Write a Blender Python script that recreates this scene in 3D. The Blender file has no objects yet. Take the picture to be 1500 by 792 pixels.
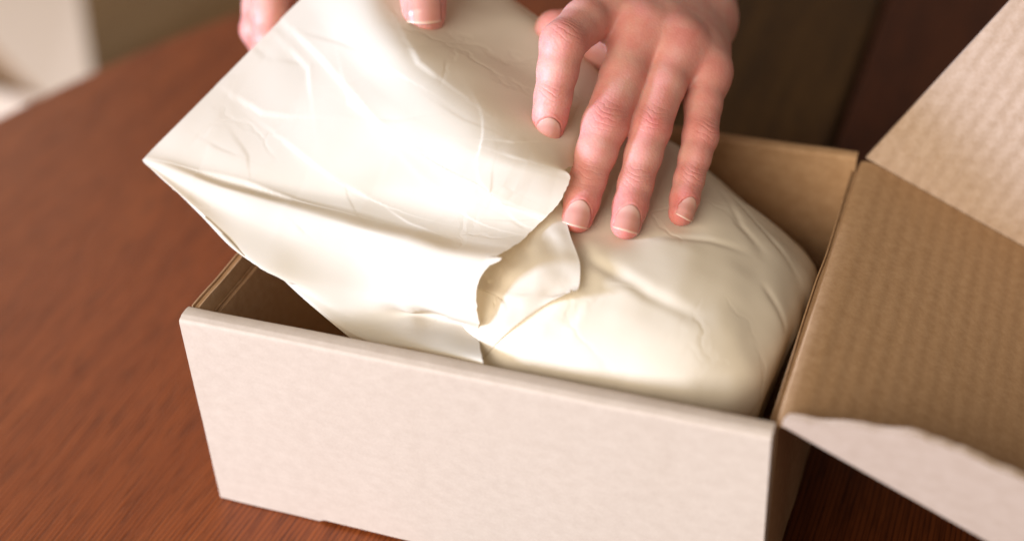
import bpy, bmesh, math, random
import numpy as np
from mathutils import Vector, Matrix
from mathutils.bvhtree import BVHTree

random.seed(7)
rng = np.random.default_rng(7)
S = bpy.context.scene
C = S.collection

# ------------------------------------------------------------------ camera
FPX, PW, PH = 2157.2, 1500.0, 792.0
PITCH, YAW, ROLL = 0.633589, -0.387215, -0.0637658
CAM = np.array([0.276782, -0.351753, 0.420672])
def cam_axes():
    f = np.array([math.sin(YAW)*math.cos(PITCH), math.cos(YAW)*math.cos(PITCH), -math.sin(PITCH)])
    r = np.array([math.cos(YAW), -math.sin(YAW), 0.0]); u = np.cross(r, f)
    return math.cos(ROLL)*r+math.sin(ROLL)*u, -math.sin(ROLL)*r+math.cos(ROLL)*u, f
CR, CU, CF = cam_axes()
cd = bpy.data.cameras.new('camera'); co = bpy.data.objects.new('camera', cd); C.objects.link(co)
co.matrix_world = Matrix(((CR[0], CU[0], -CF[0], CAM[0]), (CR[1], CU[1], -CF[1], CAM[1]), (CR[2], CU[2], -CF[2], CAM[2]), (0, 0, 0, 1)))
cd.sensor_width = 36.0; cd.lens = FPX/PW*36.0
cd.clip_start = 0.02; cd.clip_end = 60
cd.dof.use_dof = True; cd.dof.focus_distance = 0.545; cd.dof.aperture_fstop = 3.2; cd.dof.aperture_blades = 0
S.camera = co

# ------------------------------------------------------------------ light
S.view_settings.view_transform = 'Standard'; S.view_settings.look = 'None'
S.view_settings.exposure = 0.0; S.view_settings.gamma = 1.0
S.view_settings.use_curve_mapping = False
w = bpy.data.worlds.new('World'); S.world = w; w.use_nodes = True
bg = w.node_tree.nodes['Background']
bg.inputs[0].default_value = (1.0, 0.82, 0.64, 1); bg.inputs[1].default_value = 0.23
def area(name, loc, target, size, size_y, power, col):
    ld = bpy.data.lights.new(name, 'AREA'); ld.shape = 'RECTANGLE'; ld.size = size; ld.size_y = size_y
    ld.energy = power; ld.color = col
    o = bpy.data.objects.new(name, ld); C.objects.link(o); o.location = loc
    o.rotation_euler = (Vector(target)-Vector(loc)).to_track_quat('-Z', 'Y').to_euler()
    return o
area('window_light', (-1.66, -1.36, 0.60), (0.1, 0.08, 0.09), 0.42, 0.42, 70, (0.70, 0.87, 1.28))
area('room_light', (-0.45, -2.05, 1.25), (0.12, 0.1, 0.05), 2.0, 1.3, 78, (1.0, 0.88, 0.73))
area('added_sheen_light', (-1.75, 1.35, 1.15), (-0.1, 0.25, 0.0), 1.0, 1.1, 4.5, (1.0, 0.82, 0.64))  # unseen lamp, added only to lay a sheen on the table's left side

S.cycles.max_bounces = 8; S.cycles.diffuse_bounces = 4; S.cycles.glossy_bounces = 3
S.cycles.transmission_bounces = 4; S.cycles.caustics_reflective = False; S.cycles.caustics_refractive = False
S.cycles.use_denoising = True

# ------------------------------------------------------------------ helpers
def ray(px, py):
    return CF + CR*(px-PW/2)/FPX + CU*(PH/2-py)/FPX
def at(px, py, z):                # point seen at a photo pixel, at height z
    d = ray(px, py); return CAM + d*((z-CAM[2])/d[2])
def atw(px, py, wd):              # the same, at a distance along the view axis
    return CAM + ray(px, py)*wd

def tag(o, label=None, cat=None, group=None, kind=None):
    if label: o['label'] = label
    if cat: o['category'] = cat
    if group: o['group'] = group
    if kind: o['kind'] = kind
    return o
def empty(name, loc):
    o = bpy.data.objects.new(name, None); C.objects.link(o); o.location = loc
    o.empty_display_size = 0.03
    return o
def mesh_obj(name, verts, faces, mat, parent=None, smooth=True, uv=None):
    me = bpy.data.meshes.new(name)
    verts = np.asarray(verts, np.float32)
    if isinstance(faces, np.ndarray):
        n, k = faces.shape
        me.vertices.add(len(verts)); me.vertices.foreach_set('co', verts.ravel())
        me.loops.add(n*k); me.loops.foreach_set('vertex_index', faces.astype(np.int32).ravel())
        me.polygons.add(n); me.polygons.foreach_set('loop_start', np.arange(0, n*k, k, dtype=np.int32))
        me.update(calc_edges=True); me.validate()
    else:
        me.from_pydata([tuple(map(float, v)) for v in verts], [], faces)
    me.polygons.foreach_set('use_smooth', [smooth]*len(me.polygons))
    if uv is not None:
        a = me.attributes.new('sheet', 'FLOAT_VECTOR', 'POINT'); a.data.foreach_set('vector', np.asarray(uv, np.float32).ravel())
    if mat: me.materials.append(mat)
    me.update()
    o = bpy.data.objects.new(name, me); C.objects.link(o)
    if parent:
        o.parent = parent
        o.matrix_parent_inverse = Matrix.Translation(-parent.location) if parent.parent is None else Matrix()
        if parent.parent is not None and parent.type == 'MESH':
            o.matrix_parent_inverse = Matrix()
    return o

# gradient-free value noise, vectorised
LAT = rng.random((64, 64, 64)).astype(np.float32)*2-1
def vnoise(P, scale, seed=0):
    p = np.asarray(P, float)*scale + seed*17.31 + 100
    i = np.floor(p).astype(int); f = p-i; f = f*f*f*(f*(f*6-15)+10)
    out = 0
    for dx in (0, 1):
        for dy in (0, 1):
            for dz in (0, 1):
                wgt = (f[..., 0] if dx else 1-f[..., 0])*(f[..., 1] if dy else 1-f[..., 1])*(f[..., 2] if dz else 1-f[..., 2])
                out = out + wgt*LAT[(i[..., 0]+dx) % 64, (i[..., 1]+dy) % 64, (i[..., 2]+dz) % 64]
    return out
def sstep(a, b, x):
    t = np.clip((x-a)/(b-a), 0, 1); return t*t*(3-2*t)

# ------------------------------------------------------------------ materials
def new_mat(name):
    m = bpy.data.materials.new(name); m.use_nodes = True
    nt = m.node_tree; b = nt.nodes['Principled BSDF']
    return m, nt, b
def N(nt, t, **kw):
    n = nt.nodes.new(t)
    for k, v in kw.items():
        if k.startswith('i_'):
            key = k[2:]; key = int(key) if key.isdigit() else key.replace('_', ' ')
            n.inputs[key].default_value = v
        else: setattr(n, k, v)
    return n
def ramp(nt, stops):
    r = nt.nodes.new('ShaderNodeValToRGB'); e = r.color_ramp.elements
    while len(e) < len(stops): e.new(0.5)
    for x, (p, c) in zip(e, stops): x.position = p; x.color = (*c, 1)
    return r
def coords(nt, scale=(1, 1, 1), rot=(0, 0, 0)):
    t = N(nt, 'ShaderNodeTexCoord'); m = N(nt, 'ShaderNodeMapping')
    m.inputs['Scale'].default_value = scale; m.inputs['Rotation'].default_value = rot
    nt.links.new(t.outputs['Object'], m.inputs['Vector']); return m

def card_mat(name, c1, c2, axis=None, rough=0.72, spec=0.35, flute=0.0):
    m, nt, b = new_mat(name); L = nt.links.new
    mp = coords(nt, (1, 1, 1))
    mp2 = coords(nt, (170, 260, 260) if axis is None else (300, 300, 300))
    n1 = N(nt, 'ShaderNodeTexNoise', i_Scale=8.0, i_Detail=6.0, i_Roughness=0.6); L(mp2.outputs[0], n1.inputs['Vector'])
    n1.inputs['Scale'].default_value = 1.0
    n2 = N(nt, 'ShaderNodeTexNoise', i_Scale=900.0, i_Detail=3.0); L(mp.outputs[0], n2.inputs['Vector'])
    mix = N(nt, 'ShaderNodeMath', operation='ADD'); L(n1.outputs[0], mix.inputs[0]); 
    sc = N(nt, 'ShaderNodeMath', operation='MULTIPLY', i_1=0.5); L(n2.outputs[0], sc.inputs[0]); L(sc.outputs[0], mix.inputs[1])
    r = ramp(nt, [(0.40, c1), (1.1, c2)]); L(mix.outputs[0], r.inputs[0]); L(r.outputs[0], b.inputs['Base Color'])
    b.inputs['Roughness'].default_value = rough; b.inputs['Specular IOR Level'].default_value = spec
    bp = N(nt, 'ShaderNodeBump', i_Strength=0.14 if axis is None else 0.07, i_Distance=0.0003); L(mix.outputs[0], bp.inputs['Height'])
    last = bp
    if axis is not None:
        sep = N(nt, 'ShaderNodeSeparateXYZ'); 
        at_ = N(nt, 'ShaderNodeAttribute', attribute_name='sheet'); L(at_.outputs['Vector'], sep.inputs[0])
        nz = N(nt, 'ShaderNodeTexNoise', i_Scale=9.0, i_Detail=1.0); L(mp.outputs[0], nz.inputs['Vector'])
        ml = N(nt, 'ShaderNodeMath', operation='MULTIPLY_ADD', i_1=2*math.pi/0.0066); L(sep.outputs[axis], ml.inputs[0])
        nsc = N(nt, 'ShaderNodeMath', operation='MULTIPLY', i_1=1.1); L(nz.outputs[0], nsc.inputs[0]); L(nsc.outputs[0], ml.inputs[2])
        sn = N(nt, 'ShaderNodeMath', operation='SINE'); L(ml.outputs[0], sn.inputs[0])
        bp2 = N(nt, 'ShaderNodeBump', i_Strength=1.0, i_Distance=flute); L(sn.outputs[0], bp2.inputs['Height'])
        L(bp.outputs[0], bp2.inputs['Normal']); last = bp2
    L(last.outputs[0], b.inputs['Normal'])
    return m
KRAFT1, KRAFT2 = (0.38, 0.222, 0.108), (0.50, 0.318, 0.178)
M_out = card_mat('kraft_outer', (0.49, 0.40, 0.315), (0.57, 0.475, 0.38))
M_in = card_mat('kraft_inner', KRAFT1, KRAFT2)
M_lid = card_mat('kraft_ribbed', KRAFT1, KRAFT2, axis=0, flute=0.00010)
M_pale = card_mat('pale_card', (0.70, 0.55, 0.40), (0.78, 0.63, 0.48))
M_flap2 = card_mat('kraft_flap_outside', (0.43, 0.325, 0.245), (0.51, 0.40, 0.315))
M_flap_lit = card_mat('kraft_flap_lit', (0.41, 0.285, 0.195), (0.54, 0.41, 0.315), axis=0, flute=0.00010)  # same sheet as the lid; cool window light painted in as paler, greyer kraft

def wood_mat(name, dark, mid, light, coat=0.25, spec=0.3):
    m, nt, b = new_mat(name); L = nt.links.new
    mp = coords(nt, (1, 0.07, 1), (0, 0, math.radians(8)))
    wob = N(nt, 'ShaderNodeTexNoise', i_Scale=6.0, i_Detail=2.0); 
    mpw = coords(nt, (1, 0.3, 1)); L(mpw.outputs[0], wob.inputs['Vector'])
    va = N(nt, 'ShaderNodeVectorMath', operation='MULTIPLY_ADD'); va.inputs[1].default_value = (0.03, 0, 0)
    L(wob.outputs['Color'], va.inputs[0]); L(mp.outputs[0], va.inputs[2])
    g1 = N(nt, 'ShaderNodeTexNoise', i_Scale=90.0, i_Detail=5.0, i_Roughness=0.65); L(va.outputs[0], g1.inputs['Vector'])
    g2 = N(nt, 'ShaderNodeTexNoise', i_Scale=620.0, i_Detail=3.0, i_Roughness=0.6); L(va.outputs[0], g2.inputs['Vector'])
    r1 = ramp(nt, [(0.30, dark), (0.5, mid), (0.72, light)]); L(g1.outputs[0], r1.inputs[0])
    r2 = ramp(nt, [(0.38, (0.34, 0.28, 0.26)), (0.50, (1, 1, 1))]); L(g2.outputs[0], r2.inputs[0])
    mx = N(nt, 'ShaderNodeMix', data_type='RGBA', blend_type='MULTIPLY'); mx.inputs[0].default_value = 0.5
    L(r1.outputs[0], mx.inputs[6]); L(r2.outputs[0], mx.inputs[7]); L(mx.outputs[2], b.inputs['Base Color'])
    b.inputs['Roughness'].default_value = 0.46; b.inputs['Specular IOR Level'].default_value = spec
    b.inputs['Coat Weight'].default_value = coat; b.inputs['Coat Roughness'].default_value = 0.24
    # fine open pores in rows along the grain
    sx = N(nt, 'ShaderNodeSeparateXYZ'); L(va.outputs[0], sx.inputs[0])
    pn = N(nt, 'ShaderNodeTexNoise', i_Scale=75.0, i_Detail=2.0); L(va.outputs[0], pn.inputs['Vector'])
    pa = N(nt, 'ShaderNodeMath', operation='MULTIPLY_ADD', i_1=9.0); L(pn.outputs[0], pa.inputs[0])
    px_ = N(nt, 'ShaderNodeMath', operation='MULTIPLY', i_1=2*math.pi/0.0021); L(sx.outputs[0], px_.inputs[0]); L(px_.outputs[0], pa.inputs[2])
    ps = N(nt, 'ShaderNodeMath', operation='SINE'); L(pa.outputs[0], ps.inputs[0])
    pr = ramp(nt, [(0.0, (0.52, 0.45, 0.43)), (0.45, (1, 1, 1))])
    ph = N(nt, 'ShaderNodeMath', operation='MULTIPLY_ADD', i_1=0.5, i_2=0.5); L(ps.outputs[0], ph.inputs[0]); L(ph.outputs[0], pr.inputs[0])
    mx2 = N(nt, 'ShaderNodeMix', data_type='RGBA', blend_type='MULTIPLY'); mx2.inputs[0].default_value = 0.8
    L(mx.outputs[2], mx2.inputs[6]); L(pr.outputs[0], mx2.inputs[7]); L(mx2.outputs[2], b.inputs['Base Color'])
    bp0 = N(nt, 'ShaderNodeBump', i_Strength=0.25, i_Distance=0.0004); L(pr.outputs[0], bp0.inputs['Height'])
    bp = N(nt, 'ShaderNodeBump', i_Strength=0.25, i_Distance=0.0004); L(r2.outputs[0], bp.inputs['Height']); L(bp0.outputs[0], bp.inputs['Normal'])
    L(bp.outputs[0], b.inputs['Normal']); L(bp.outputs[0], b.inputs['Coat Normal'])
    return m
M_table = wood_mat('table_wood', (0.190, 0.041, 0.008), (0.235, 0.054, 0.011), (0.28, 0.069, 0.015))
M_board2_shade = wood_mat('table_wood_olive_shade', (0.045, 0.019, 0.0035), (0.074, 0.031, 0.005), (0.10, 0.044, 0.008), 0.08, 0.12)  # table wood with the shade behind the box painted in, tinted olive
M_board3_shade = wood_mat('table_wood_dark_shade', (0.045, 0.0105, 0.003), (0.072, 0.017, 0.004), (0.10, 0.025, 0.006), 0.08, 0.12)  # table wood again, darkened in colour to stand in for shadow
M_floor = wood_mat('floor_wood', (0.26, 0.15, 0.06), (0.34, 0.20, 0.08), (0.40, 0.24, 0.10))

def paper_mat(name, col, thin):
    m, nt, b = new_mat(name); L = nt.links.new
    mp = coords(nt)
    v = N(nt, 'ShaderNodeTexVoronoi', feature='DISTANCE_TO_EDGE', i_Scale=28.0)
    nz = N(nt, 'ShaderNodeTexNoise', i_Scale=40.0, i_Detail=3.0); L(mp.outputs[0], nz.inputs['Vector'])
    va = N(nt, 'ShaderNodeVectorMath', operation='MULTIPLY_ADD'); va.inputs[1].default_value = (0.03, 0.03, 0.03)
    L(nz.outputs['Color'], va.inputs[0]); L(mp.outputs[0], va.inputs[2]); L(va.outputs[0], v.inputs['Vector'])
    rr = ramp(nt, [(0.0, (0, 0, 0)), (0.05, (1, 1, 1))]); L(v.outputs['Distance'], rr.inputs[0])
    msk = N(nt, 'ShaderNodeTexNoise', i_Scale=22.0, i_Detail=1.0); L(mp.outputs[0], msk.inputs['Vector'])
    mr = ramp(nt, [(0.48, (0, 0, 0)), (0.62, (1, 1, 1))]); L(msk.outputs[0], mr.inputs[0])
    mxx = N(nt, 'ShaderNodeMix', data_type='FLOAT'); mxx.inputs[2].default_value = 1.0
    L(mr.outputs[0], mxx.inputs[0]); L(rr.outputs[0], mxx.inputs[3])
    fine = N(nt, 'ShaderNodeTexNoise', i_Scale=600.0, i_Detail=3.0); L(mp.outputs[0], fine.inputs['Vector'])
    b1 = N(nt, 'ShaderNodeBump', i_Strength=0.24, i_Distance=0.0005); L(mxx.outputs[0], b1.inputs['Height'])
    b2 = N(nt, 'ShaderNodeBump', i_Strength=0.1, i_Distance=0.0001); L(fine.outputs[0], b2.inputs['Height']); L(b1.outputs[0], b2.inputs['Normal'])
    b.inputs['Base Color'].default_value = (*col, 1); b.inputs['Roughness'].default_value = 0.85
    b.inputs['Specular IOR Level'].default_value = 0.1
    L(b2.outputs[0], b.inputs['Normal'])
    tr = N(nt, 'ShaderNodeBsdfTranslucent'); tr.inputs[0].default_value = (0.95, 0.73, 0.44, 1)
    ms = N(nt, 'ShaderNodeMixShader'); ms.inputs[0].default_value = thin
    L(b.outputs[0], ms.inputs[1]); L(tr.outputs[0], ms.inputs[2])
    L(ms.outputs[0], nt.nodes['Material Output'].inputs['Surface'])
    return m
M_paper = paper_mat('cream_paper', (0.775, 0.735, 0.635), 0.30)
M_body = paper_mat('cream_paper_lined', (0.785, 0.712, 0.59), 0.03)

def skin_mat():
    m, nt, b = new_mat('skin'); L = nt.links.new
    at1 = N(nt, 'ShaderNodeAttribute', attribute_name='tone'); s1 = N(nt, 'ShaderNodeSeparateXYZ'); L(at1.outputs['Vector'], s1.inputs[0])
    at2 = N(nt, 'ShaderNodeAttribute', attribute_name='crease'); s2 = N(nt, 'ShaderNodeSeparateXYZ'); L(at2.outputs['Vector'], s2.inputs[0])
    mp = coords(nt)
    mot = N(nt, 'ShaderNodeTexNoise', i_Scale=110.0, i_Detail=6.0, i_Roughness=0.65); L(mp.outputs[0], mot.inputs['Vector'])
    md = N(nt, 'ShaderNodeMath', operation='MULTIPLY_ADD', i_1=1.3); L(mot.outputs[0], md.inputs[0])
    off = N(nt, 'ShaderNodeMath', operation='ADD', i_1=-0.68); L(s1.outputs[0], off.inputs[0]); L(off.outputs[0], md.inputs[2])
    r = ramp(nt, [(0.0, (0.68, 0.385, 0.32)), (0.5, (0.64, 0.275, 0.235)), (1.0, (0.58, 0.165, 0.145))]); L(md.outputs[0], r.inputs[0])
    L(r.outputs[0], b.inputs['Base Color'])
    b.inputs['Subsurface Weight'].default_value = 0.55; b.inputs['Subsurface Radius'].default_value = (1.0, 0.32, 0.17)
    b.inputs['Subsurface Scale'].default_value = 0.0035
    b.inputs['Roughness'].default_value = 0.5; b.inputs['Specular IOR Level'].default_value = 0.5
    # knuckle creases: bands across the finger, wandering
    nz = N(nt, 'ShaderNodeTexNoise', i_Scale=170.0, i_Detail=2.0); L(mp.outputs[0], nz.inputs['Vector'])
    a = N(nt, 'ShaderNodeMath', operation='MULTIPLY_ADD', i_1=13.0); L(nz.outputs[0], a.inputs[0])
    sA = N(nt, 'ShaderNodeMath', operation='MULTIPLY', i_1=2*math.pi/2.3); L(s2.outputs[0], sA.inputs[0]); L(sA.outputs[0], a.inputs[2])
    sn = N(nt, 'ShaderNodeMath', operation='SINE'); L(a.outputs[0], sn.inputs[0])
    pw = ramp(nt, [(0.0, (0, 0, 0)), (0.35, (0.8, 0.8, 0.8)), (1.0, (1, 1, 1))])
    hs = N(nt, 'ShaderNodeMath', operation='MULTIPLY_ADD', i_1=0.5, i_2=0.5); L(sn.outputs[0], hs.inputs[0]); L(hs.outputs[0], pw.inputs[0])
    inv = N(nt, 'ShaderNodeMath', operation='SUBTRACT', i_1=1.0); L(pw.outputs[0], inv.inputs[0])
    hm = N(nt, 'ShaderNodeMath', operation='MULTIPLY'); L(inv.outputs[0], hm.inputs[0]); L(s2.outputs[2], hm.inputs[1])
    b1 = N(nt, 'ShaderNodeBump', i_Strength=0.6, i_Distance=0.00020); L(hm.outputs[0], b1.inputs['Height'])
    vo = N(nt, 'ShaderNodeTexVoronoi', i_Scale=1050.0); L(mp.outputs[0], vo.inputs['Vector'])
    b2 = N(nt, 'ShaderNodeBump', i_Strength=0.4, i_Distance=0.00016); L(vo.outputs['Distance'], b2.inputs['Height']); L(b1.outputs[0], b2.inputs['Normal'])
    L(b2.outputs[0], b.inputs['Normal'])
    return m
M_skin = skin_mat()
def nail_mat():
    m, nt, b = new_mat('nail'); L = nt.links.new
    at1 = N(nt, 'ShaderNodeAttribute', attribute_name='sheet'); s1 = N(nt, 'ShaderNodeSeparateXYZ'); L(at1.outputs['Vector'], s1.inputs[0])
    r = ramp(nt, [(0.0, (0.60, 0.35, 0.29)), (0.16, (0.60, 0.35, 0.29)), (0.34, (0.58, 0.28, 0.23)), (0.92, (0.58, 0.265, 0.215)), (0.955, (0.66, 0.44, 0.34)), (1.0, (0.68, 0.48, 0.37))])
    L(s1.outputs[0], r.inputs[0]); L(r.outputs[0], b.inputs['Base Color'])
    b.inputs['Roughness'].default_value = 0.28; b.inputs['Subsurface Weight'].default_value = 0.3
    b.inputs['Subsurface Radius'].default_value = (1, .4, .25); b.inputs['Subsurface Scale'].default_value = 0.0015
    return m
M_nail = nail_mat()

# ------------------------------------------------------------------ floor and table
def sheet_box(x0, x1, y0, y1, z0, z1):
    v = [(x, y, z) for z in (z0, z1) for y in (y0, y1) for x in (x0, x1)]
    f = [(0, 2, 3, 1), (4, 5, 7, 6), (0, 1, 5, 4), (2, 6, 7, 3), (0, 4, 6, 2), (1, 3, 7, 5)]
    return v, f
v, f = sheet_box(-6, 6, -5, 7, -0.80, -0.76)
floor = tag(mesh_obj('floor', v, f, M_floor, smooth=False), kind='structure')

TC, TR, TT = (0.427, 0.001), 0.745, 0.028
table = empty('round_table', (TC[0], TC[1], -0.76))
tag(table, 'glossy red brown wooden table under the open cardboard box', 'table')
def board(x0, x1, mat):
    pts = []
    n = 40
    xs = np.linspace(x0, x1, n)
    h = np.sqrt(np.maximum(TR**2-(xs-TC[0])**2, 1e-6))
    top = [(x, TC[1]+k) for x, k in zip(xs, h)]; bot = [(x, TC[1]-k) for x, k in zip(xs, h)]
    loop = bot + top[::-1]
    bm = bmesh.new()
    vs = [bm.verts.new((x, y, -TT)) for x, y in loop]
    bm.faces.new(vs)
    r = bmesh.ops.extrude_face_region(bm, geom=bm.faces[:])
    bmesh.ops.translate(bm, verts=[e for e in r['geom'] if isinstance(e, bmesh.types.BMVert)], vec=(0, 0, TT))
    bmesh.ops.remove_doubles(bm, verts=bm.verts, dist=1e-5)
    bmesh.ops.recalc_face_normals(bm, faces=bm.faces)
    es = [e for e in bm.edges if e.is_manifold and e.calc_face_angle(0) > 1.0 and all(v.co.z > -0.001 for v in e.verts)]
    bmesh.ops.bevel(bm, geom=es, offset=0.0022, segments=3, profile=0.5, affect='EDGES')
    me = bpy.data.meshes.new('board'); bm.to_mesh(me); bm.free(); me.materials.append(mat)
    o = bpy.data.objects.new('board', me); C.objects.link(o); o.parent = table
    o.matrix_parent_inverse = Matrix.Translation(-table.location)
    return o
GAP = 0.0016
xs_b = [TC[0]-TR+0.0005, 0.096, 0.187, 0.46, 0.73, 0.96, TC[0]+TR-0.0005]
for a, b_, mt in zip(xs_b[:-1], xs_b[1:], (M_table, M_board2_shade, M_board3_shade, M_table, M_board3_shade, M_table)): board(a+GAP, b_-GAP, mt)
bm = bmesh.new(); bmesh.ops.create_cone(bm, segments=24, radius1=0.24, radius2=0.06, depth=0.72, cap_ends=True)
bmesh.ops.translate(bm, verts=bm.verts, vec=(TC[0], TC[1], -0.76+0.366))
me = bpy.data.meshes.new('pedestal'); bm.to_mesh(me); bm.free(); me.materials.append(M_table)
o = bpy.data.objects.new('pedestal', me); C.objects.link(o); o.parent = table; o.matrix_parent_inverse = Matrix.Translation(-table.location)

# ------------------------------------------------------------------ cardboard box
BL, BD, BH = 0.220, 0.181, 0.0926
box = empty('cardboard_box', (BL/2, BD/2, 0))
tag(box, 'open kraft cardboard box with its ribbed lid folded back', 'box')

def extrude_profile(name, prof, a0, a1, axis, mat, parent, n=60, wob=0.00025, zfun=None, seed=0):
    """prof: closed loop of (across, z); swept along the other horizontal axis"""
    prof = np.array(prof); k = len(prof)
    ts = np.linspace(a0, a1, n)
    V = []
    for t in ts:
        for c, z in prof:
            V.append((t, c, z) if axis == 'x' else (c, t, z))
    V = np.array(V)
    nn = vnoise(V*[1, 1, 1], 45, seed)
    V[:, 1 if axis == 'x' else 0] += nn*wob
    V[:, 2] += vnoise(V, 60, seed+3)*wob*np.clip(V[:, 2]/BH, 0, 1)
    if zfun is not None: V = zfun(V)
    F = []
    for i in range(n-1):
        for j in range(k):
            a, b = i*k+j, i*k+(j+1) % k
            F.append((a, b, b+k, a+k))
    F.append(tuple(range(k))[::-1]); F.append(tuple((n-1)*k+j for j in range(k)))
    o = mesh_obj(name, V, F, mat, parent)
    bmx = bmesh.new(); bmx.from_mesh(o.data); bmesh.ops.recalc_face_normals(bmx, faces=bmx.faces)
    for e in bmx.edges:
        if e.is_manifold and e.calc_face_angle(0) > 0.9: e.smooth = False
    bmx.to_mesh(o.data); bmx.free()
    return o
def roll_profile(y_out, y_in, h, r=0.0016):
    s = 1 if y_in > y_out else -1
    T = abs(y_in-y_out); P = [(0, 0.0006)]
    P += [(0, z) for z in np.linspace(0.004, h-r*2, 8)]
    for a in np.linspace(0, 90, 6): P.append((r-r*math.cos(math.radians(a)), h-r*1.25+r*math.sin(math.radians(a))))
    P += [(c, h-0.0002+0.0004*math.sin(c/T*3)) for c in np.linspace(r*1.4, T-r*1.6, 6)]
    for a in np.linspace(90, 0, 6): P.append((T-r+r*math.cos(math.radians(a)), h-r+r*math.sin(math.radians(a))))
    P += [(T, z) for z in np.linspace(h-r*2.2, 0.003, 8)]
    return [(y_out+s*c, z) for c, z in P]
def lift(V):      # lower edge of the front wall lifts a hair off the table
    m = (V[:, 2] < 0.002) & (V[:, 0] > 0.046)
    V[m, 2] += 0.0012
    return V
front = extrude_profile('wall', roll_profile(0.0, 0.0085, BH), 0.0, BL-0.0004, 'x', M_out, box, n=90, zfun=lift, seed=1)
tag(front, 'pale outer wall lit by the window')
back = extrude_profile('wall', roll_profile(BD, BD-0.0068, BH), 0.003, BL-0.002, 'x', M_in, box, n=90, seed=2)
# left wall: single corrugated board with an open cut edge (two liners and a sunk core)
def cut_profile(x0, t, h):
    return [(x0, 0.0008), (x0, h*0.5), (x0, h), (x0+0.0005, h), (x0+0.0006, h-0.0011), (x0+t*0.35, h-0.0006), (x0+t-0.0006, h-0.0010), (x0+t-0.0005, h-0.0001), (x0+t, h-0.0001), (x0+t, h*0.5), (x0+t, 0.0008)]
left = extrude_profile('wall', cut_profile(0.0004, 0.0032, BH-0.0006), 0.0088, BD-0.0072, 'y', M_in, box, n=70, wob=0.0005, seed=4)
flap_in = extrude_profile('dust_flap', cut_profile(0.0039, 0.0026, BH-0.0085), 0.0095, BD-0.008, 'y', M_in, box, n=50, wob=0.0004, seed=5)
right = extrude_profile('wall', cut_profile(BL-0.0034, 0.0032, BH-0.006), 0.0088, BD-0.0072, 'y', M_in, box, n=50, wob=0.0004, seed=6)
v, f = sheet_box(0.004, BL-0.004, 0.009, BD-0.007, 0.0012, 0.004)
mesh_obj('bottom', v, f, M_in, box, smooth=False)

# lid: hinge line at the top of the right wall, sloping down to the table
PHI = math.radians(25.2)
hx, hz = BL+0.0012, BH+0.0008
dl = np.array([math.cos(PHI), 0, -math.sin(PHI)]); nl = np.array([math.sin(PHI), 0, math.cos(PHI)])
Y0, Y1 = 0.0092, 0.1738
LIDL = 0.2125
def grid_slab(name, fn, nu, nv, thick, mat, parent):
    """fn(u,v) -> point, outward normal, sheet coordinate"""
    V, U = [], []
    for i in range(nu):
        for j in range(nv):
            p, n, s = fn(i/(nu-1), j/(nv-1)); V.append(p); U.append(s)
    for i in range(nu):
        for j in range(nv):
            p, n, s = fn(i/(nu-1), j/(nv-1)); V.append(p-n*thick); U.append(s)
    F = []; K = nu*nv
    for i in range(nu-1):
        for j in range(nv-1):
            a = i*nv+j; F.append((a, a+nv, a+nv+1, a+1)); F.append((K+a, K+a+1, K+a+nv+1, K+a+nv))
    for i in range(nu-1):
        for j in (0, nv-1):
            a, b = i*nv+j, (i+1)*nv+j; F.append((a, b, K+b, K+a))
    for j in range(nv-1):
        for i in (0, nu-1):
            a, b = i*nv+j, i*nv+j+1; F.append((a, b, K+b, K+a))
    o = mesh_obj(name, V, F, mat, parent, uv=U)
    bmx = bmesh.new(); bmx.from_mesh(o.data); bmesh.ops.recalc_face_normals(bmx, faces=bmx.faces)
    for e in bmx.edges:
        if e.is_manifold and e.calc_face_angle(0) > 0.6: e.smooth = False
    bmx.to_mesh(o.data); bmx.free()
    return o
def lid_fn(u, v):
    # rounded over the crease at the hinge
    s = u*LIDL; y = Y0+(Y1-Y0)*v
    p = np.array([hx, y, hz])+dl*s
    k = math.exp(-s/0.0022)
    p = p - nl*0.0022*k
    p[2] += 0.0002*math.sin(y*300)*k
    return p, nl, (s, y, 0)
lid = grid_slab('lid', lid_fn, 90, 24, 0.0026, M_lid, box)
# flaps of the lid
def side_flap(yb, sy, splay, prof_h, seed, mat, torn):
    fdir = np.array([0, sy*math.sin(splay), 0])+nl*math.cos(splay)      # up the flap
    nrm = np.array([0, -sy*math.cos(splay), 0])+nl*math.sin(splay)      # its inner face
    def fn(u, v):
        s = 0.0006+u*(LIDL-0.001); h = prof_h(s)
        if torn: h += 0.0011*float(vnoise(np.array([s, 0, 0]), 120, 3))+0.0006*float(vnoise(np.array([s, 0, 0]), 330, 4))
        else: h += 0.0003*math.sin(s*500)
        t = v*max(h, 0.0015)
        if not torn: s = 0.0006+t*0.165+u*(LIDL-0.001-t*0.165)
        p = np.array([hx, yb, hz])+dl*s+fdir*t
        return p+nrm*0.0, nrm, (s, t, 0)
    return grid_slab('side_flap', fn, 110, 16, 0.0026, mat, lid)
side_flap(Y1+0.0003, 1, math.radians(16), lambda s: 0.094, 11, M_flap_lit, False)
sf = side_flap(Y0-0.0003, -1, math.radians(12), lambda s: float(np.interp(s, [0, .0014, .0177, .031, .049, .0666, .10, .22], [.003, .0047, .0168, .0275, .0340, .0366, .038, .038])), 12, M_flap2, True)
# tuck flap at the far end of the lid, lying on the table
def tuck_fn(u, v):
    s = u*0.045; y = Y0+0.006+(Y1-Y0-0.012)*v
    p = np.array([hx, y, hz])+dl*(LIDL+0.0005); p = p+np.array([s*0.96, 0, s*0.25])
    n = np.array([-0.25, 0, 0.96]); return p, n, (s, y, 0)
grid_slab('tuck_flap', tuck_fn, 12, 12, 0.0026, M_lid, lid)

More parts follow.
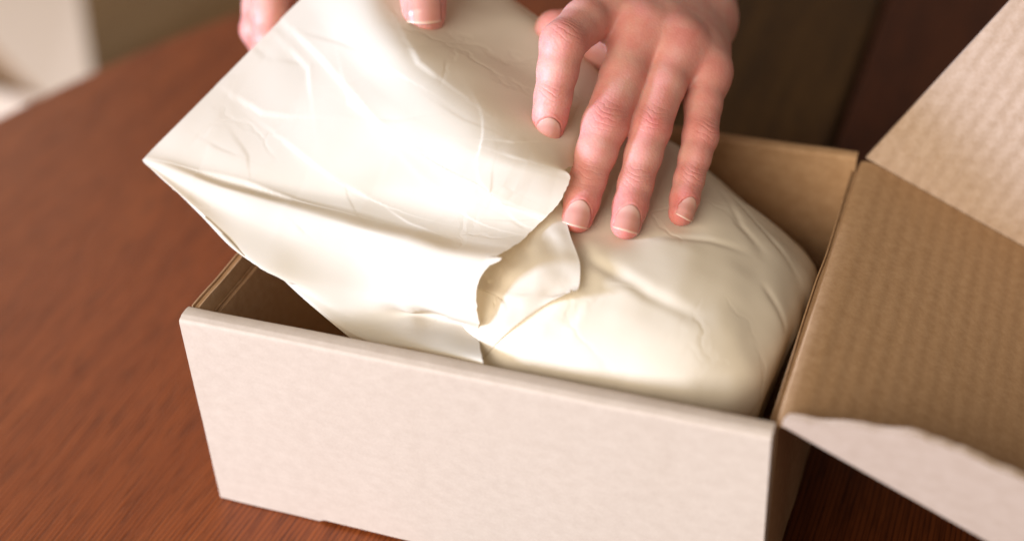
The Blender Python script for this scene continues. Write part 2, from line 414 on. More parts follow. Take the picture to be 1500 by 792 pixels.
# ------------------------------------------------------------------ paper parcel
def cr_weights(n, m):
    """Catmull-Rom sampling of n control points at m places -> matrix (m,n)"""
    A = np.zeros((m, n))
    for k, t in enumerate(np.linspace(0, n-1, m)):
        i = min(int(t), n-2); x = t-i
        wts = [(-x+2*x*x-x**3)/2, (2-5*x*x+3*x**3)/2, (x+4*x*x-3*x**3)/2, (-x*x+x**3)/2]
        for o_, wv in zip((-1, 0, 1, 2), wts):
            j = i+o_
            if j < 0: A[k, 0] += 2*wv; A[k, 1] -= wv
            elif j > n-1: A[k, n-1] += 2*wv; A[k, n-2] -= wv
            else: A[k, j] += wv
    return A
def grid_faces(nu, nv):
    i, j = np.meshgrid(np.arange(nu-1), np.arange(nv-1), indexing='ij'); a = (i*nv+j).ravel()
    return np.stack([a, a+nv, a+nv+1, a+1], 1)
def grid_normals(P):
    du = np.gradient(P, axis=0); dv = np.gradient(P, axis=1); n = np.cross(du, dv)
    return n/np.maximum(np.linalg.norm(n, axis=-1, keepdims=True), 1e-9)

parcel = empty('paper_parcel', (0.13, 0.09, 0.0045))
tag(parcel, 'puffy cream paper parcel with torn open sleeve being lifted from the box', 'parcel')

# padded body: a rounded cushion filling the right of the box
def body_point(th, ph):
    e1, e2 = 0.66, 0.64
    sp = lambda a, e: np.sign(a)*np.abs(a)**e
    x = sp(np.cos(ph), e1)*sp(np.cos(th), e2); y = sp(np.cos(ph), e1)*sp(np.sin(th), e2); z = sp(np.sin(ph), e1)
    return x, y, z
nth, nph = 520, 300
th, ph = np.meshgrid(np.linspace(-np.pi, np.pi, nth), np.linspace(-np.pi/2, np.pi/2, nph), indexing='ij')
x, y, z = body_point(th, ph)
bx = 0.138+0.0795*x; by = 0.0925+0.080*y
bz = 0.0046+0.0532*(1+z)
B = np.stack([bx, by, bz], -1)
up = sstep(0.02, 0.1, B[..., 2])
B[..., 2] += -0.034*up*sstep(0.128, 0.062, B[..., 0])+up*(0.001*y-0.005*x) - 0.013*up*sstep(0.15, 0.215, B[..., 0])*sstep(0.06, 0.172, B[..., 1])
B[..., 2] += up*(0.002*vnoise(B*[1, 1, .2], 14, 1))
# the loose far side of the wrapping hangs straight from the crest to the lid
k1, k2 = ray(1040, 244), ray(1222, 389); kn = np.cross(k1, k2); kn /= np.linalg.norm(kn); kn *= np.sign(kn @ CU)
kd = (B-CAM) @ kn; kw = sstep(0.125, 0.165, B[..., 0])
B = B - kn*(kw*0.004*np.logaddexp(0, (kd+0.0025)/0.004))[..., None]
k1, k2 = ray(1198, 440), ray(1115, 625); kn = np.cross(k1, k2); kn /= np.linalg.norm(kn); kn *= np.sign(kn @ CR)
kd = (B-CAM) @ kn; kw = sstep(0.15, 0.18, B[..., 0])
B = B - kn*(kw*0.003*np.logaddexp(0, (kd+0.002)/0.003))[..., None]
nb = grid_normals(B); nb *= np.sign(((B-[0.139, 0.0925, 0.06])*nb).sum(-1))[..., None]
B = B + nb*(0.0011*vnoise(B, 38, 2)+0.0005*vnoise(B, 90, 5))[..., None]
B[..., 0] = np.minimum(B[..., 0], 0.2160); B[..., 1] = np.clip(B[..., 1], 0.0096, 0.1735); B[..., 2] = np.maximum(B[..., 2], 0.0046)
bvh_body = BVHTree.FromPolygons([Vector(p) for p in B.reshape(-1, 3)], [tuple(map(int, q)) for q in grid_faces(nth, nph)])
def hit(px, py, off=0.0):
    d = ray(px, py); l = np.linalg.norm(d)
    h, n, i, t = bvh_body.ray_cast(Vector(CAM), Vector(d/l))
    if h is None: return None
    n = np.array(n); n *= -np.sign(n@d)
    return np.array(h)+n*off
def crease(B, nb, pts, depth, width, asym=0.6):
    H = [hit(*p) for p in pts]; H = [h for h in H if h is not None]
    if len(H) < 2: return B
    best = np.full(B.shape[:-1], 1e9); fade = np.ones(B.shape[:-1])
    for k, (a, b) in enumerate(zip(H[:-1], H[1:])):
        ab = b-a; t = np.clip(((B-a)@ab)/(ab@ab), 0, 1)
        d = np.linalg.norm(B-(a+t[..., None]*ab), axis=-1)
        tt = (k+t)/(len(H)-1)
        m = d < best; best = np.where(m, d, best); fade = np.where(m, np.sin(np.pi*np.clip(tt*0.9+0.05, 0, 1))**0.7, fade)
    g = -0.75*depth*np.exp(-(best/width)**2)+asym*0.2*depth*np.exp(-(best/(width*4.5))**2)
    return B+nb*(g*fade)[..., None]
for pts, dep, wid in [([(880, 385), (950, 430), (1015, 462)], 0.0014, 0.0030),
                      ([(845, 345), (865, 380), (905, 405)], 0.0010, 0.0025),
                      ([(1040, 262), (1085, 330), (1130, 385)], 0.0007, 0.0018),
                      ([(1075, 290), (1130, 350), (1175, 430), (1180, 470)], 0.0011, 0.0018),
                      ([(960, 345), (1040, 352), (1100, 372)], 0.0007, 0.0016),
                      ([(715, 500), (770, 470), (830, 440)], 0.0014, 0.0020),
                      ([(800, 515), (835, 470), (850, 440)], 0.0014, 0.0016),
                      ([(1120, 420), (1150, 480), (1140, 560)], 0.0009, 0.0016)]:
    B = crease(B, nb, pts, dep, wid)
rc = random.Random(5)
for _ in range(0):
    a_ = rc.uniform(-.2, 1.3); px, py = rc.uniform(800, 1180), rc.uniform(300, 580)
    pts = [(px, py)]
    for _k in range(rc.choice((1, 2, 3))):
        a_ += rc.uniform(-.5, .5); l_ = rc.uniform(16, 44); px += l_*math.cos(a_); py += l_*math.sin(a_); pts.append((px, py))
    B = crease(B, nb, pts, rc.choice((-1, 1, 1))*rc.uniform(0.0001, 0.00032), rc.uniform(0.0006, 0.0011))
for tip_, dd_ in (((846, 330), .0016), ((917, 340), .0018), ((998, 322), .0014)):
    h_ = hit(*tip_); B = B - nb*(dd_*np.exp(-(np.linalg.norm(B-h_, axis=-1)/0.009)**2))[..., None]
body = mesh_obj('padded_body', B.reshape(-1, 3), grid_faces(nth, nph), M_body, parcel)

# outer sheet: loose sleeve, from behind its crest over two folds to the rolled lower lip
net = [
 [(650, -90, .158), (748, -2, .148), (800, 38, .144), (850, 76, .137), (890, 130, .128), (893, 200, .118)],
 [(600, -75, .163), (690, 40, .1525), (748, 95, .1455), (808, 150, .138), (852, 192, .132), (866, 232, .122)],
 [(520, -70, .174), (575, 52, .161), (650, 118, .153), (722, 168, .146), (797, 212, .138), (831, 246, .133)],
 [(440, 0, .160), (505, 88, .150), (582, 158, .145), (664, 205, .141), (750, 242, .137), (836, 264, .131)],
 [(350, 91, .144), (430, 165, .134), (522, 215, .130), (622, 250, .127), (722, 280, .125), (816, 302, .122)],
 [(270, 172, .131), (362, 230, .122), (462, 264, .117), (570, 285, .115), (680, 315, .115), (780, 338, .116)],
 [(226, 216, .1228), (322, 256, .117), (430, 285, .113), (550, 312, .112), (650, 345, .112), (747, 362, .1165)],
 [(211, 232, .1205), (312, 270, .1165), (422, 302, .114), (540, 337, .1135), (640, 368, .115), (722, 384, .1175)],
 [(209, 234, .1195), (300, 292, .111), (400, 342, .105), (520, 380, .101), (622, 410, .103), (698, 420, .108)],
 [(209, 236, .1190), (290, 308, .109), (385, 391, .098), (512, 425, .093), (614, 449, .0945), (701, 475, .0955)],
 [(211, 238, .1180), (294, 308, .107), (392, 391, .096), (514, 462, .086), (612, 462, .0855), (698, 480, .0890)],
 [(212, 239, .1170), (298, 308, .105), (400, 391, .094), (518, 494, .0815), (613, 509, .0890), (705, 527, .0925)],
]
G = np.array([[at(*p) for p in r] for r in net])
first = G[0]+np.array([0.006, 0.016, -0.030])
# the lower lip tucks back under
last = G[-1] + np.array([[0.002, 0.002, -0.001], [0.006, 0.010, -0.004], [0.010, 0.014, -0.006], [0.008, 0.010, -0.010], [0.002, 0.004, -0.014], [0.0, 0.002, -0.014]])
last2 = last + np.array([[0.002, 0.004, -0.001], [0.010, 0.016, -0.004], [0.014, 0.016, -0.008], [0.010, 0.012, -0.012], [0.004, 0.008, -0.012], [0.002, 0.006, -0.012]])
G = np.concatenate([first[None], G, last[None], last2[None]])
nu, nv = 420, 400
A1 = cr_weights(G.shape[0], nu); A2 = cr_weights(G.shape[1], nv)
P = np.einsum('ui,ijk,vj->uvk', A1, G, A2)
nP = grid_normals(P); nP *= np.where((nP*(CAM-P)).sum(-1) < 0, -1, 1)[..., None]
nP = np.where(((nP*nP[nu//2:nu//2+1, nv//2:nv//2+1]).sum(-1) < -2)[..., None], -nP, nP)
ROTN = np.array(Matrix.Rotation(0.6, 3, (1, 2, .5)))
vv = np.linspace(0, 1, nv)[None, :]; uu = np.linspace(0, 1, nu)[:, None]
inner = sstep(0, 0.08, vv)*1.0+0*uu
P = P + nP*(inner*(0.0011*vnoise(P@ROTN, 26, 20)+0.0006*vnoise(P@ROTN, 60, 21)))[..., None]
def sheet_crease(P, nP, pts, depth, width):
    d = P-CAM; wv = d@CF; X = PW/2+FPX*(d@CR)/wv; Y = PH/2-FPX*(d@CU)/wv
    H = []
    for px, py in pts:
        k = np.argmin((X-px)**2+(Y-py)**2+((wv-0.56)*300)**2); H.append(P.reshape(-1, 3)[k])
    best = np.full(P.shape[:-1], 1e9); fade = np.ones(P.shape[:-1]); side = np.zeros(P.shape[:-1])
    for k, (a, b) in enumerate(zip(H[:-1], H[1:])):
        ab = b-a; t = np.clip(((P-a)@ab)/max(ab@ab, 1e-9), 0, 1)
        q = P-(a+t[..., None]*ab); dd = np.linalg.norm(q, axis=-1); m = dd < best
        sd = np.sign((np.cross(ab, q)*nP).sum(-1))
        best = np.where(m, dd, best); side = np.where(m, sd, side)
        fade = np.where(m, np.sin(np.pi*np.clip((k+t)/(len(H)-1)*0.94+0.03, 0, 1))**0.6, fade)
    g = depth*(np.exp(-best/width)*0.22 + 0.62*side*np.tanh(best/(width*0.38))*np.exp(-best/(width*9)))
    return P + nP*(g*fade)[..., None]
for pts, dep, wid in [([(425, 40), (470, 88), (506, 126), (552, 176), (600, 212), (640, 240)], 0.0013, 0.0014),
                      ([(506, 126), (512, 150), (540, 168), (580, 196)], 0.0010, 0.0012),
                      ([(415, 208), (450, 235), (490, 262), (540, 290)], 0.0012, 0.0014),
                      ([(530, 72), (570, 100), (600, 118)], 0.0004, 0.0012),
                      ([(560, 190), (620, 262), (660, 296)], 0.0013, 0.0020),
                      ([(585, 205), (640, 240), (700, 270), (760, 305)], 0.0013, 0.0016),
                      ([(706, 205), (703, 262), (735, 298)], 0.0010, 0.0014),
                      ([(700, 270), (735, 298), (800, 318)], 0.0012, 0.0016),
                      ([(290, 250), (360, 268), (430, 292)], 0.0014, 0.0018),
                      ([(345, 140), (385, 165), (430, 170)], 0.0007, 0.0012),
                      ([(420, 70), (450, 100), (455, 140)], 0.0007, 0.0010),
                      ([(600, 70), (612, 92), (640, 115)], 0.0006, 0.0016)]:
    P = sheet_crease(P, nP, pts, dep*1.15, wid)
rc = random.Random(11)
for _ in range(24):
    a_ = rc.uniform(0.2, 1.35); px, py = rc.uniform(300, 780), rc.uniform(20, 330)
    if py < 85+(px-560)*0.65: continue
    pts = [(px, py)]
    for _k in range(rc.choice((1, 2, 3))):
        a_ += rc.uniform(-.35, .35); l_ = rc.uniform(14, 42); px += l_*math.cos(a_); py += l_*math.sin(a_)*.8; pts.append((px, py))
    P = sheet_crease(P, nP, pts, rc.choice((-1, 1))*rc.uniform(0.00012, 0.00036), rc.uniform(0.0006, 0.0012))
def lump(P, nP, px, py, amp, sig):
    d = P-CAM; wv = d@CF; X = PW/2+FPX*(d@CR)/wv; Y = PH/2-FPX*(d@CU)/wv
    c_ = P.reshape(-1, 3)[np.argmin((X-px)**2+(Y-py)**2+((wv-0.52)*300)**2)]
    return P+nP*(amp*np.exp(-(np.linalg.norm(P-c_, axis=-1)/sig)**2))[..., None]
P = lump(P, nP, 604, 456, 0.0018, 0.0045)
edge = sstep(0.965, 1.0, vv)+0*uu          # irregular torn mouth
tang = np.gradient(P, axis=1); tang /= np.linalg.norm(tang, axis=-1, keepdims=True)+1e-9
rag = 0.0010*vnoise(P[:, -1:], 70, 9)+0.0003*vnoise(P[:, -1:], 260, 10)+0.00025*vnoise(P[:, -1:], 650, 12)
bump7 = 0.0046*np.exp(-((uu*(G.shape[0]-1)-7.95)/0.13)**2)
P = P + tang*(edge*(rag+bump7))[..., None] + nP*(edge*bump7*0.5)[..., None]
sheet = mesh_obj('outer_sheet', P.reshape(-1, 3), grid_faces(nu, nv), M_paper, parcel)

# inner sheet: lies over the cushion, reaching out of the mouth with a scalloped edge
edge_px = [(800, 268), (821, 305), (828, 334), (838, 362), (850, 398), (845, 425), (828, 436), (792, 452), (748, 484), (706, 526)]
cols = [(0, 0), (-26, 2), (-65, 2), (-105, -6), (-150, -20), (-215, -40)]
offs = [0.0042, 0.0040, 0.0030, 0.0022, 0.0016, 0.0016]
E_ = []
for i, (px, py) in enumerate(edge_px):
    row = []
    for (dx, dy), of in zip(cols, offs):
        k = 1.0 if i < 7 else (0.45, 0.12, 0.03)[i-7]
        q = hit(px+dx*k, py+dy, of*(1.0 if i < 5 else (0.4 if i < 7 else 0.12)))
        row.append(q if q is not None else row[-1]+np.array([-0.01, 0, -0.003]))
    E_.append(row)
E_ = np.array(E_)
E_[6, 0] += CU*0.001-CF*0.005; E_[5, 0] -= CF*0.003
mu, mv = 150, 110
Q = np.einsum('ui,ijk,vj->uvk', cr_weights(E_.shape[0], mu), E_, cr_weights(E_.shape[1], mv))
nQ = grid_normals(Q); nQ *= np.where((nQ*(CAM-Q)).sum(-1) < 0, -1, 1)[..., None]
Q = Q + nQ*(0.0006*vnoise(Q, 60, 31)+0.0004*vnoise(Q, 150, 32))[..., None]
inn = mesh_obj('inner_sheet', Q.reshape(-1, 3), grid_faces(mu, mv), M_paper, parcel)

# ------------------------------------------------------------------ hands (one continuous surface each, from a distance field)
def seg(P, a, b, ra, rb):
    ab = b-a; t = np.clip(((P-a)@ab)/max(ab@ab, 1e-12), 0, 1)
    return np.linalg.norm(P-(a+t[..., None]*ab), axis=-1)-(ra+(rb-ra)*t)
def smin(a, b, k):
    h = np.maximum(k-np.abs(a-b), 0)/k
    return np.minimum(a, b)-h*h*k*0.25
class Hand:
    def __init__(s): s.palm = []; s.fingers = []
    def field(s, P):
        d = np.full(P.shape[:-1], 0.05); 
        for a, b, ra, rb, k in s.palm: d = smin(d, seg(P, a, b, ra, rb), k)
        out = None
        fd = np.full(P.shape[:-1], 0.05)
        for ch in s.fingers:
            f1 = np.full(P.shape[:-1], 0.05)
            for a, b, ra, rb, k in ch: f1 = smin(f1, seg(P, a, b, ra, rb), k)
            fd = smin(fd, f1, 0.0012)
        return smin(d, fd, 0.005)
    def grid(s, h):
        pts = []
        for pr in s.palm+[p for c in s.fingers for p in c]:
            pts += [pr[0]-max(pr[2], pr[3]), pr[0]+max(pr[2], pr[3]), pr[1]-max(pr[2], pr[3]), pr[1]+max(pr[2], pr[3])]
        lo = np.min(pts, 0)-0.006; hi = np.max(pts, 0)+0.006
        n = np.ceil((hi-lo)/h).astype(int)+1
        def sub(pr, m=0.012):
            r = max(pr[2], pr[3])+m
            a = np.maximum(np.floor((np.minimum(pr[0], pr[1])-r-lo)/h).astype(int), 0); b = np.minimum(np.ceil((np.maximum(pr[0], pr[1])+r-lo)/h).astype(int)+1, n)
            sl = tuple(slice(i, j) for i, j in zip(a, b))
            X = np.stack(np.meshgrid(*[(lo[i]+h*np.arange(a[i], b[i])).astype(np.float32) for i in range(3)], indexing='ij'), -1)
            return sl, X
        D = np.full(n, 0.05, np.float32)
        for pr in s.palm:
            sl, X = sub(pr); D[sl] = smin(D[sl], seg(X, *[np.float32(q) if np.ndim(q) == 0 else q.astype(np.float32) for q in pr[:4]]), pr[4])
        FD = np.full(n, 0.05, np.float32)
        for ch in s.fingers:
            F1 = np.full(n, 0.05, np.float32)
            for pr in ch:
                sl, X = sub(pr); F1[sl] = smin(F1[sl], seg(X, *[np.float32(q) if np.ndim(q) == 0 else q.astype(np.float32) for q in pr[:4]]), pr[4])
            FD = smin(FD, F1, 0.0012)
        return smin(D, FD, 0.005), lo
def surface_nets(F, lo, h):
    s = F < 0
    c = [s[i:s.shape[0]-1+i, j:s.shape[1]-1+j, k:s.shape[2]-1+k] for i in (0, 1) for j in (0, 1) for k in (0, 1)]
    tot = sum(x.astype(np.int8) for x in c); act = (tot > 0) & (tot < 8)
    idx = np.argwhere(act); mp = np.full(act.shape, -1, np.int32); mp[act] = np.arange(len(idx))
    off = np.array([(i, j, k) for i in (0, 1) for j in (0, 1) for k in (0, 1)])
    val = np.stack([F[tuple((idx+o).T)] for o in off], 1)
    acc = np.zeros((len(idx), 3)); cnt = np.zeros(len(idx))
    for a in range(8):
        for b in range(a+1, 8):
            if np.abs(off[a]-off[b]).sum() != 1: continue
            m = (val[:, a] < 0) != (val[:, b] < 0)
            t = val[m, a]/(val[m, a]-val[m, b])
            acc[m] += off[a]+t[:, None]*(off[b]-off[a]); cnt[m] += 1
    V = lo+h*(idx+acc/cnt[:, None])
    faces = []
    for ax in range(3):
        sl0 = [slice(None)]*3; sl1 = [slice(None)]*3; sl0[ax] = slice(0, -1); sl1[ax] = slice(1, None)
        a, b = s[tuple(sl0)], s[tuple(sl1)]
        e = np.argwhere(a != b); o1, o2 = [(1, 2), (2, 0), (0, 1)][ax]
        ok = (e[:, o1] > 0) & (e[:, o2] > 0) & (e[:, o1] < F.shape[o1]-1) & (e[:, o2] < F.shape[o2]-1); e = e[ok]
        flip = a[tuple(e.T)]
        def cell(d1, d2):
            q = e.copy(); q[:, o1] += d1; q[:, o2] += d2; return mp[tuple(q.T)]
        q = np.stack([cell(-1, -1), cell(0, -1), cell(0, 0), cell(-1, 0)], 1)
        q[~flip] = q[~flip][:, ::-1]
        faces.append(q)
    return V, np.concatenate(faces)

def unit(v): return v/np.linalg.norm(v)
MM = 0.001
def build_hand(parent, fingers, palm, joints_extra, nails, h):
    """fingers: list of (list of (point, radius), dorsal hint)"""
    H = Hand(); H.palm = palm
    J = []          # joints for creases: point, axis, lateral, dorsal, width, redness
    for chain, dors, info in fingers:
        prim = []
        for (a, ra), (b, rb) in zip(chain[:-1], chain[1:]): prim.append((a, b, ra, rb, 0.0022))
        H.fingers.append(prim)
        for i, wd, red in info:
            ax = unit(chain[min(i+1, len(chain)-1)][0]-chain[i-1][0]); do = unit(dors-ax*(dors@ax)); la = np.cross(ax, do)
            J.append((chain[i][0], ax, la, do, wd, red, chain[i][1]))
    D, lo = H.grid(h); V, F = surface_nets(D, lo, h)
    tone = np.full(len(V), 0.30); cr = np.zeros((len(V), 3)); best = np.zeros(len(V))
    for p, ax, la, do, wd, red, r in J:
        q = V-p; s, l, d = q@ax, q@la, q@do
        msk = np.exp(-(s/(0.0055*wd))**2)*np.exp(-(l/0.0062)**2)*sstep(0.0, r*0.8, d)*(np.abs(s) < .025)*(d < r*1.6)
        m = msk > best
        cr[m, 0] = (s[m]+6*l[m]**2/r*0.02/0.02*0.12)*1000; cr[m, 1] = l[m]*1000; cr[m, 2] = msk[m]; best[m] = msk[m]
        g = np.exp(-((s/0.009)**2+(l/0.008)**2))*(np.linalg.norm(q, axis=1) < r*2.2)
        tone = np.maximum(tone, 0.30+red*g)
    for p, r_, red in joints_extra:
        g = np.exp(-(np.linalg.norm(V-p, axis=1)/r_)**2); tone = np.maximum(tone, 0.30+red*g)
    nail_specs = []
    for p, ax, do, L_, W_, back_ in nails:       # p: fingertip centre; nail from p-ax*back to p-ax*back+ax*L
        ax = unit(ax); do = unit(do-ax*(do@ax)); la = np.cross(ax, do)
        q = V-p; s, l, d = q@ax+back_, q@la, q@do
        near = (d > 0) & (np.linalg.norm(q, axis=1) < 0.016)
        wloc = W_*0.5*(0.80+0.20*sstep(0, 0.4, s/L_))
        ins = near*sstep(1.06, 0.94, np.abs(l)/wloc)*sstep(-0.0006, 0.0004, s - 0.0022*(l/wloc)**2)*(1-sstep(L_*0.96, L_*1.05, s))
        V = V-do*(ins*0.00045)[:, None]
        rim = near*np.exp(-((np.abs(l)/wloc-1.1)/0.10)**2)*sstep(-0.001, 0.001, s)*(1-sstep(L_*0.8, L_*0.95, s))
        rim2 = near*np.exp(-((s+0.0009-0.0022*(l/wloc)**2)/0.0008)**2)*sstep(1.1, 0.9, np.abs(l)/wloc)
        V = V+do*((rim*0.00025+rim2*0.0002))[:, None]
        nail_specs.append((p, ax, do, la, L_, W_, back_))
    o = mesh_obj('hand', V, F, M_skin, parent)
    for nm, arr in (('tone', np.stack([tone, tone*0, tone*0], 1)), ('crease', cr)):
        a = o.data.attributes.new(nm, 'FLOAT_VECTOR', 'POINT'); a.data.foreach_set('vector', arr.astype(np.float32).ravel())
    for p, ax, do, la, L_, W_, back_ in nail_specs:
        nn_, mm_ = 28, 23
        s = np.linspace(0, 1, nn_)[:, None]+np.zeros((1, mm_)); t = np.linspace(-1, 1, mm_)[None, :]+np.zeros((nn_, 1))
        wl = W_*0.5*(0.80+0.20*sstep(0, 0.4, s))
        s0 = 0.0022*t**2; s1 = L_*(1.0-0.13*np.abs(t)**2.4)
        pos = p+ax*((s0+(s1-s0)*s-back_)[..., None])+la*((wl*t)[..., None])
        # drop on to the finger: march towards it
        tp = pos+do*0.014
        for _ in range(28): tp = tp-do*(np.clip(H.field(tp), -0.002, 0.004)*0.8)[..., None]
        # beyond the pad keep the curve of the plate itself
        lift_ = 0.00005+0.0002*(1-t**2)
        dcol = ((tp-p)@do)
        smax = np.argmax(s[:, 0] > 0.55)
        slope = (dcol[smax]-dcol[smax-6])/6
        for i in range(smax, nn_): dcol[i] = np.maximum(dcol[i], dcol[smax]+(slope*0.8-0.000045)*(i-smax))
        tp = pos+do*((dcol-((pos-p)@do)+lift_-0.0002)[..., None])
        nl_ = mesh_obj('fingernail', tp.reshape(-1, 3), grid_faces(nn_, mm_), M_nail, o, uv=np.stack([s, t, 0*s], -1).reshape(-1, 3))
        nl_.matrix_parent_inverse = Matrix.Translation(-parent.location)
        nl_.matrix_parent_inverse = (o.matrix_parent_inverse @ Matrix()).inverted() @ Matrix() if False else Matrix()
        sm = nl_.modifiers.new('thick', 'SOLIDIFY'); sm.thickness = 0.0004; sm.offset = -1
    return o, H

def lerp(a, b, t): return a+(b-a)*t
def finger(mcp, pip, dip, tip, r):
    """r: mcp, mid, pip, mid, dip, tip radii in mm"""
    r = [q*MM*0.95 for q in r]
    return [(mcp, r[0]), (lerp(mcp, pip, .5), r[1]), (pip, r[2]), (lerp(pip, dip, .5), r[3]), (dip, r[4]), (lerp(dip, tip, .55), r[5]*1.02), (tip, r[5]*0.93)]

person = empty('person', (0.15, 0.62, -0.76))
tag(person, 'person reaching over the table with bare hands holding the paper parcel', 'person')

VD = -CF       # towards the camera
def L2(px, py, wd): return atw(px, py, wd)
# the hand pressing on the parcel
i_m, i_p, i_d, i_t = L2(886, 4, .574), L2(824, 64, .5465), L2(810, 143, .546), L2(803, 190, .5490)
m_m, m_p, m_d, m_t = L2(938, 46, .568), L2(886, 184, .5485), L2(861, 264, .5435), L2(846, 318, .5395)
r_m, r_p, r_d, r_t = L2(993, 64, .568), L2(953, 188, .551), L2(931, 270, .5435), L2(917, 328, .5375)
p_m, p_p, p_d, p_t = L2(1034, 106, .573), L2(1026, 200, .557), L2(1009, 264, .5495), L2(998, 312, .5438)
wr = L2(985, -40, .640); el = L2(1120, -330, .86)
fl = [
 (finger(i_m, i_p, i_d, i_t, (9.6, 9.2, 8.8, 7.9, 7.2, 6.6)), VD, [(2, 1.1, .35), (4, .8, .2), (6, .01, .55)]),
 (finger(m_m, m_p, m_d, m_t, (10, 9.3, 9.0, 7.9, 7.0, 6.6)), VD, [(2, 1.2, .45), (4, .9, .25), (6, .01, .7)]),
 (finger(r_m, r_p, r_d, r_t, (9.5, 8.4, 8.0, 7.2, 6.7, 6.5)), VD, [(2, 1.1, .40), (4, .9, .25), (6, .01, .7)]),
 (finger(p_m, p_p, p_d, p_t, (8.4, 7.5, 7.0, 6.2, 5.8, 5.5)), VD+0.35*CR, [(2, 1.0, .45), (4, .8, .3), (6, .01, .7)]),
]
sh = unit(el-wr)
lat = unit(np.cross(sh, VD))
pal = []
for m_, off_ in ((i_m, -14), (m_m, -5), (r_m, 5), (p_m, 13)):
    pal.append((m_, lerp(m_, wr+CR*off_*MM, .5), 9.8*MM, 11*MM, 0.013))
    pal.append((lerp(m_, wr+CR*off_*MM, .5), wr+CR*off_*MM, 11*MM, 13*MM, 0.012))
for a_, b_ in ((i_m, m_m), (m_m, r_m), (r_m, p_m)):
    c_ = lerp(a_, b_, .5); pal.append((lerp(c_, wr, .10), lerp(c_, wr, .7), 9.0*MM, 11*MM, 0.010))
for m_, q_ in ((i_m, i_p), (m_m, m_p), (r_m, r_p), (p_m, p_p)):     # knuckle caps
    c_ = m_+VD*0.6*MM; pal.append((c_, lerp(c_, q_, .10), 7.6*MM, 7.2*MM, 0.006))
    pal.append((c_+VD*1.0*MM, lerp(m_, wr, .6)+VD*8.3*MM, 2.6*MM, 2.0*MM, 0.008))   # tendon
for a_, b_, a2, b2 in ((i_m, m_m, i_p, m_p), (m_m, r_m, m_p, r_p), (r_m, p_m, r_p, p_p)):    # webs
    pal.append((lerp(a_, a2, .22)+CF*4.5*MM, lerp(b_, b2, .22)+CF*4.5*MM, 5*MM, 5*MM, 0.006))
pal.append((wr-lat*9*MM, el-lat*14*MM, 18*MM, 31*MM, 0.016)); pal.append((wr+lat*9*MM, el+lat*14*MM, 18*MM, 31*MM, 0.016))
# thumb under the palm
t_c, t_m, t_i, t_t = lerp(wr, i_m, .25)+CF*10*MM, L2(884, 66, .603), L2(842, 46, .597), L2(812, 44, .594)
pal.append((t_c, t_m, 13*MM, 11.5*MM, 0.012))
fl.append(([(t_m, 10.5*MM), (t_i, 9*MM), (t_t, 8*MM)], VD, [(1, .8, .2), (2, .01, .4)]))
HRES = 0.0006
nails_l = [
 (i_t, i_t-i_d, VD*1.0+CU*0.05+CR*.02, 9.6*MM, 8.9*MM, 5.6*MM),
 (m_t, m_t-m_d, VD-0.05*CR, 9.9*MM, 9.1*MM, 4.5*MM),
 (r_t, r_t-r_d, VD+0.02*CR, 10.0*MM, 8.9*MM, 4.9*MM),
 (p_t, p_t-p_d, VD+0.42*CR, 8.7*MM, 7.0*MM, 4.7*MM)]
hand_l, HL = build_hand(person, fl, pal, [(m_, 0.011, .30) for m_ in (i_m+VD*9*MM, m_m+VD*9*MM, r_m+VD*9*MM, p_m+VD*8*MM)], nails_l, HRES)
hand_l['label'] = 'bare hand spread flat with fingertips pressing on the puffy parcel'

# the hand gripping the far corner: thumb on top, fingers behind
t2_t, t2_i, t2_m = L2(621, 20, .578), L2(617, -78, .582), L2(590, -190, .615)
a_m, a_p, a_d, a_t = L2(492, -66, .630), L2(398, -14, .6215), L2(397, 56, .620), L2(424, 112, .632)
b_m, b_p, b_d, b_t = L2(480, -90, .655), L2(386, -24, .642), L2(377, 44, .637), L2(404, 100, .645)
c_m, c_p, c_d, c_t = L2(478, -110, .680), L2(400, -40, .668), L2(392, 20, .662), L2(412, 70, .665)
w2 = L2(600, -300, .70); e2 = L2(640, -560, .90)
fr = [
 (finger(a_m, a_p, a_d, a_t, (10.2, 9.3, 9.0, 8.8, 8.2, 7.0)), -CR+0.4*VD+.3*CU, [(2, 1.1, .3), (4, .8, .2), (6, .01, .5)]),
 (finger(b_m, b_p, b_d, b_t, (10.2, 9.0, 8.8, 8.0, 7.6, 6.8)), -CR+0.4*VD, [(2, 1.1, .3), (4, .8, .2), (6, .01, .5)]),
 (finger(c_m, c_p, c_d, c_t, (10, 8.4, 8.2, 7.4, 7.0, 6.3)), -CR+0.4*VD, [(2, 1.1, .3), (4, .8, .2)]),
 ([(t2_m, 11*MM), (t2_i, 9.6*MM), (lerp(t2_i, t2_t, .6), 9.6*MM), (t2_t, 8.7*MM)], VD, [(1, 1.0, .3), (3, .01, .5)]),
]
pr2 = []
for m_, off_ in ((a_m, 10), (b_m, 2), (c_m, -8)):
    pr2.append((m_, w2+CR*off_*MM, 10.5*MM, 14*MM, 0.014))
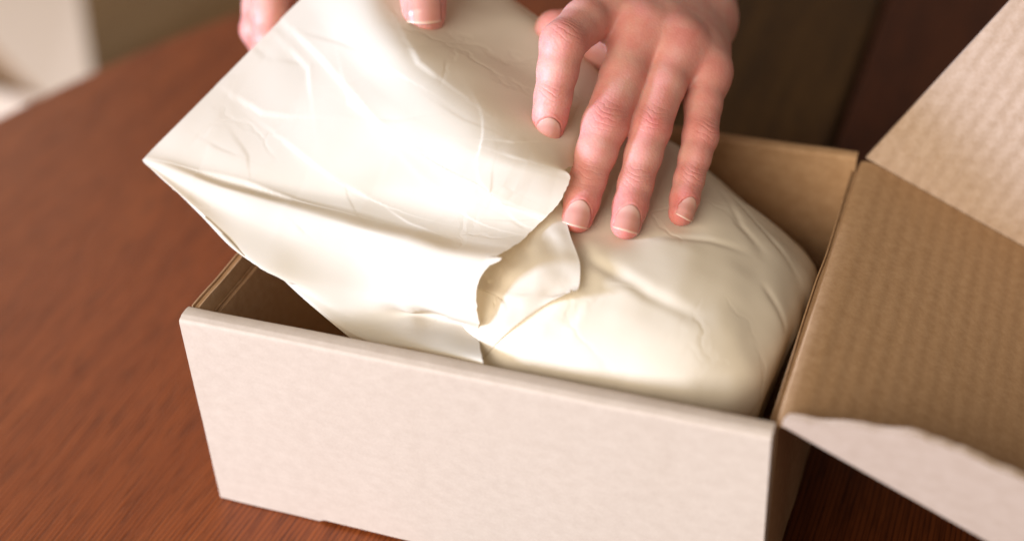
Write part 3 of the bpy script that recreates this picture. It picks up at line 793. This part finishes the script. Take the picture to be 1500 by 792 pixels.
pr2.append((t2_m, w2+CR*12*MM, 12*MM, 15*MM, 0.014)); pr2.append((t2_m, a_m, 9*MM, 9*MM, 0.014))
sh2 = unit(e2-w2); lat2 = unit(np.cross(sh2, VD))
pr2.append((w2-lat2*9*MM, e2-lat2*14*MM, 18*MM, 31*MM, 0.016)); pr2.append((w2+lat2*9*MM, e2+lat2*14*MM, 18*MM, 31*MM, 0.016))
hand_r, HR = build_hand(person, fr, pr2, [], [(t2_t, t2_t-t2_i, VD+0.06*CR, 15.5*MM, 13.0*MM, 8.6*MM)], 0.0008)
hand_r['label'] = 'bare hand gripping the raised paper corner with thumb on top'

# ------------------------------------------------------------------ pale carton beyond the table

carton = empty('carton', tuple(at(40, 160, -0.76)))
tag(carton, 'pale blurred cardboard carton with open flap beyond the table edge', 'carton')
zc = -0.35
R0 = at(70, 150, zc); ra = at(-12, 66, zc)-R0; ra = unit(ra); rb = unit(at(0, 127, zc)-R0)
rb = unit(rb-ra*(rb@ra)*0.2)
def panel(name, a, b, c, d, mat, t=0.004):
    a, b, c, d = map(np.array, (a, b, c, d)); n = unit(np.cross(b-a, d-a))*t
    v = [a, b, c, d, a-n, b-n, c-n, d-n]
    f = [(0, 1, 2, 3), (7, 6, 5, 4), (0, 4, 5, 1), (1, 5, 6, 2), (2, 6, 7, 3), (3, 7, 4, 0)]
    return mesh_obj(name, v, f, mat, carton, smooth=False)
dn = np.array([0, 0, -0.409]); Z4 = np.array([0, 0, 0.0])
R1, R2, R3 = R0+ra*0.34, R0+ra*0.34+rb*0.30, R0+rb*0.30
panel('wall', R3, R0, R0+dn, R3+dn, M_pale); panel('wall', R0+ra*.0005, R1, R1+dn, R0+ra*.0005+dn, M_in)
panel('wall', R1, R2, R2+dn, R1+dn, M_in); panel('wall', R2, R3+ra*.005, R3+ra*.005+dn, R2+dn, M_in)
o1, o2 = at(136, 118, zc+0.01), at(117, -6, zc+0.012)
panel('flap', R0+(0, 0, .001), o1, o1+unit(o2-o1)*0.30, R1+(0, 0, .001), M_pale)
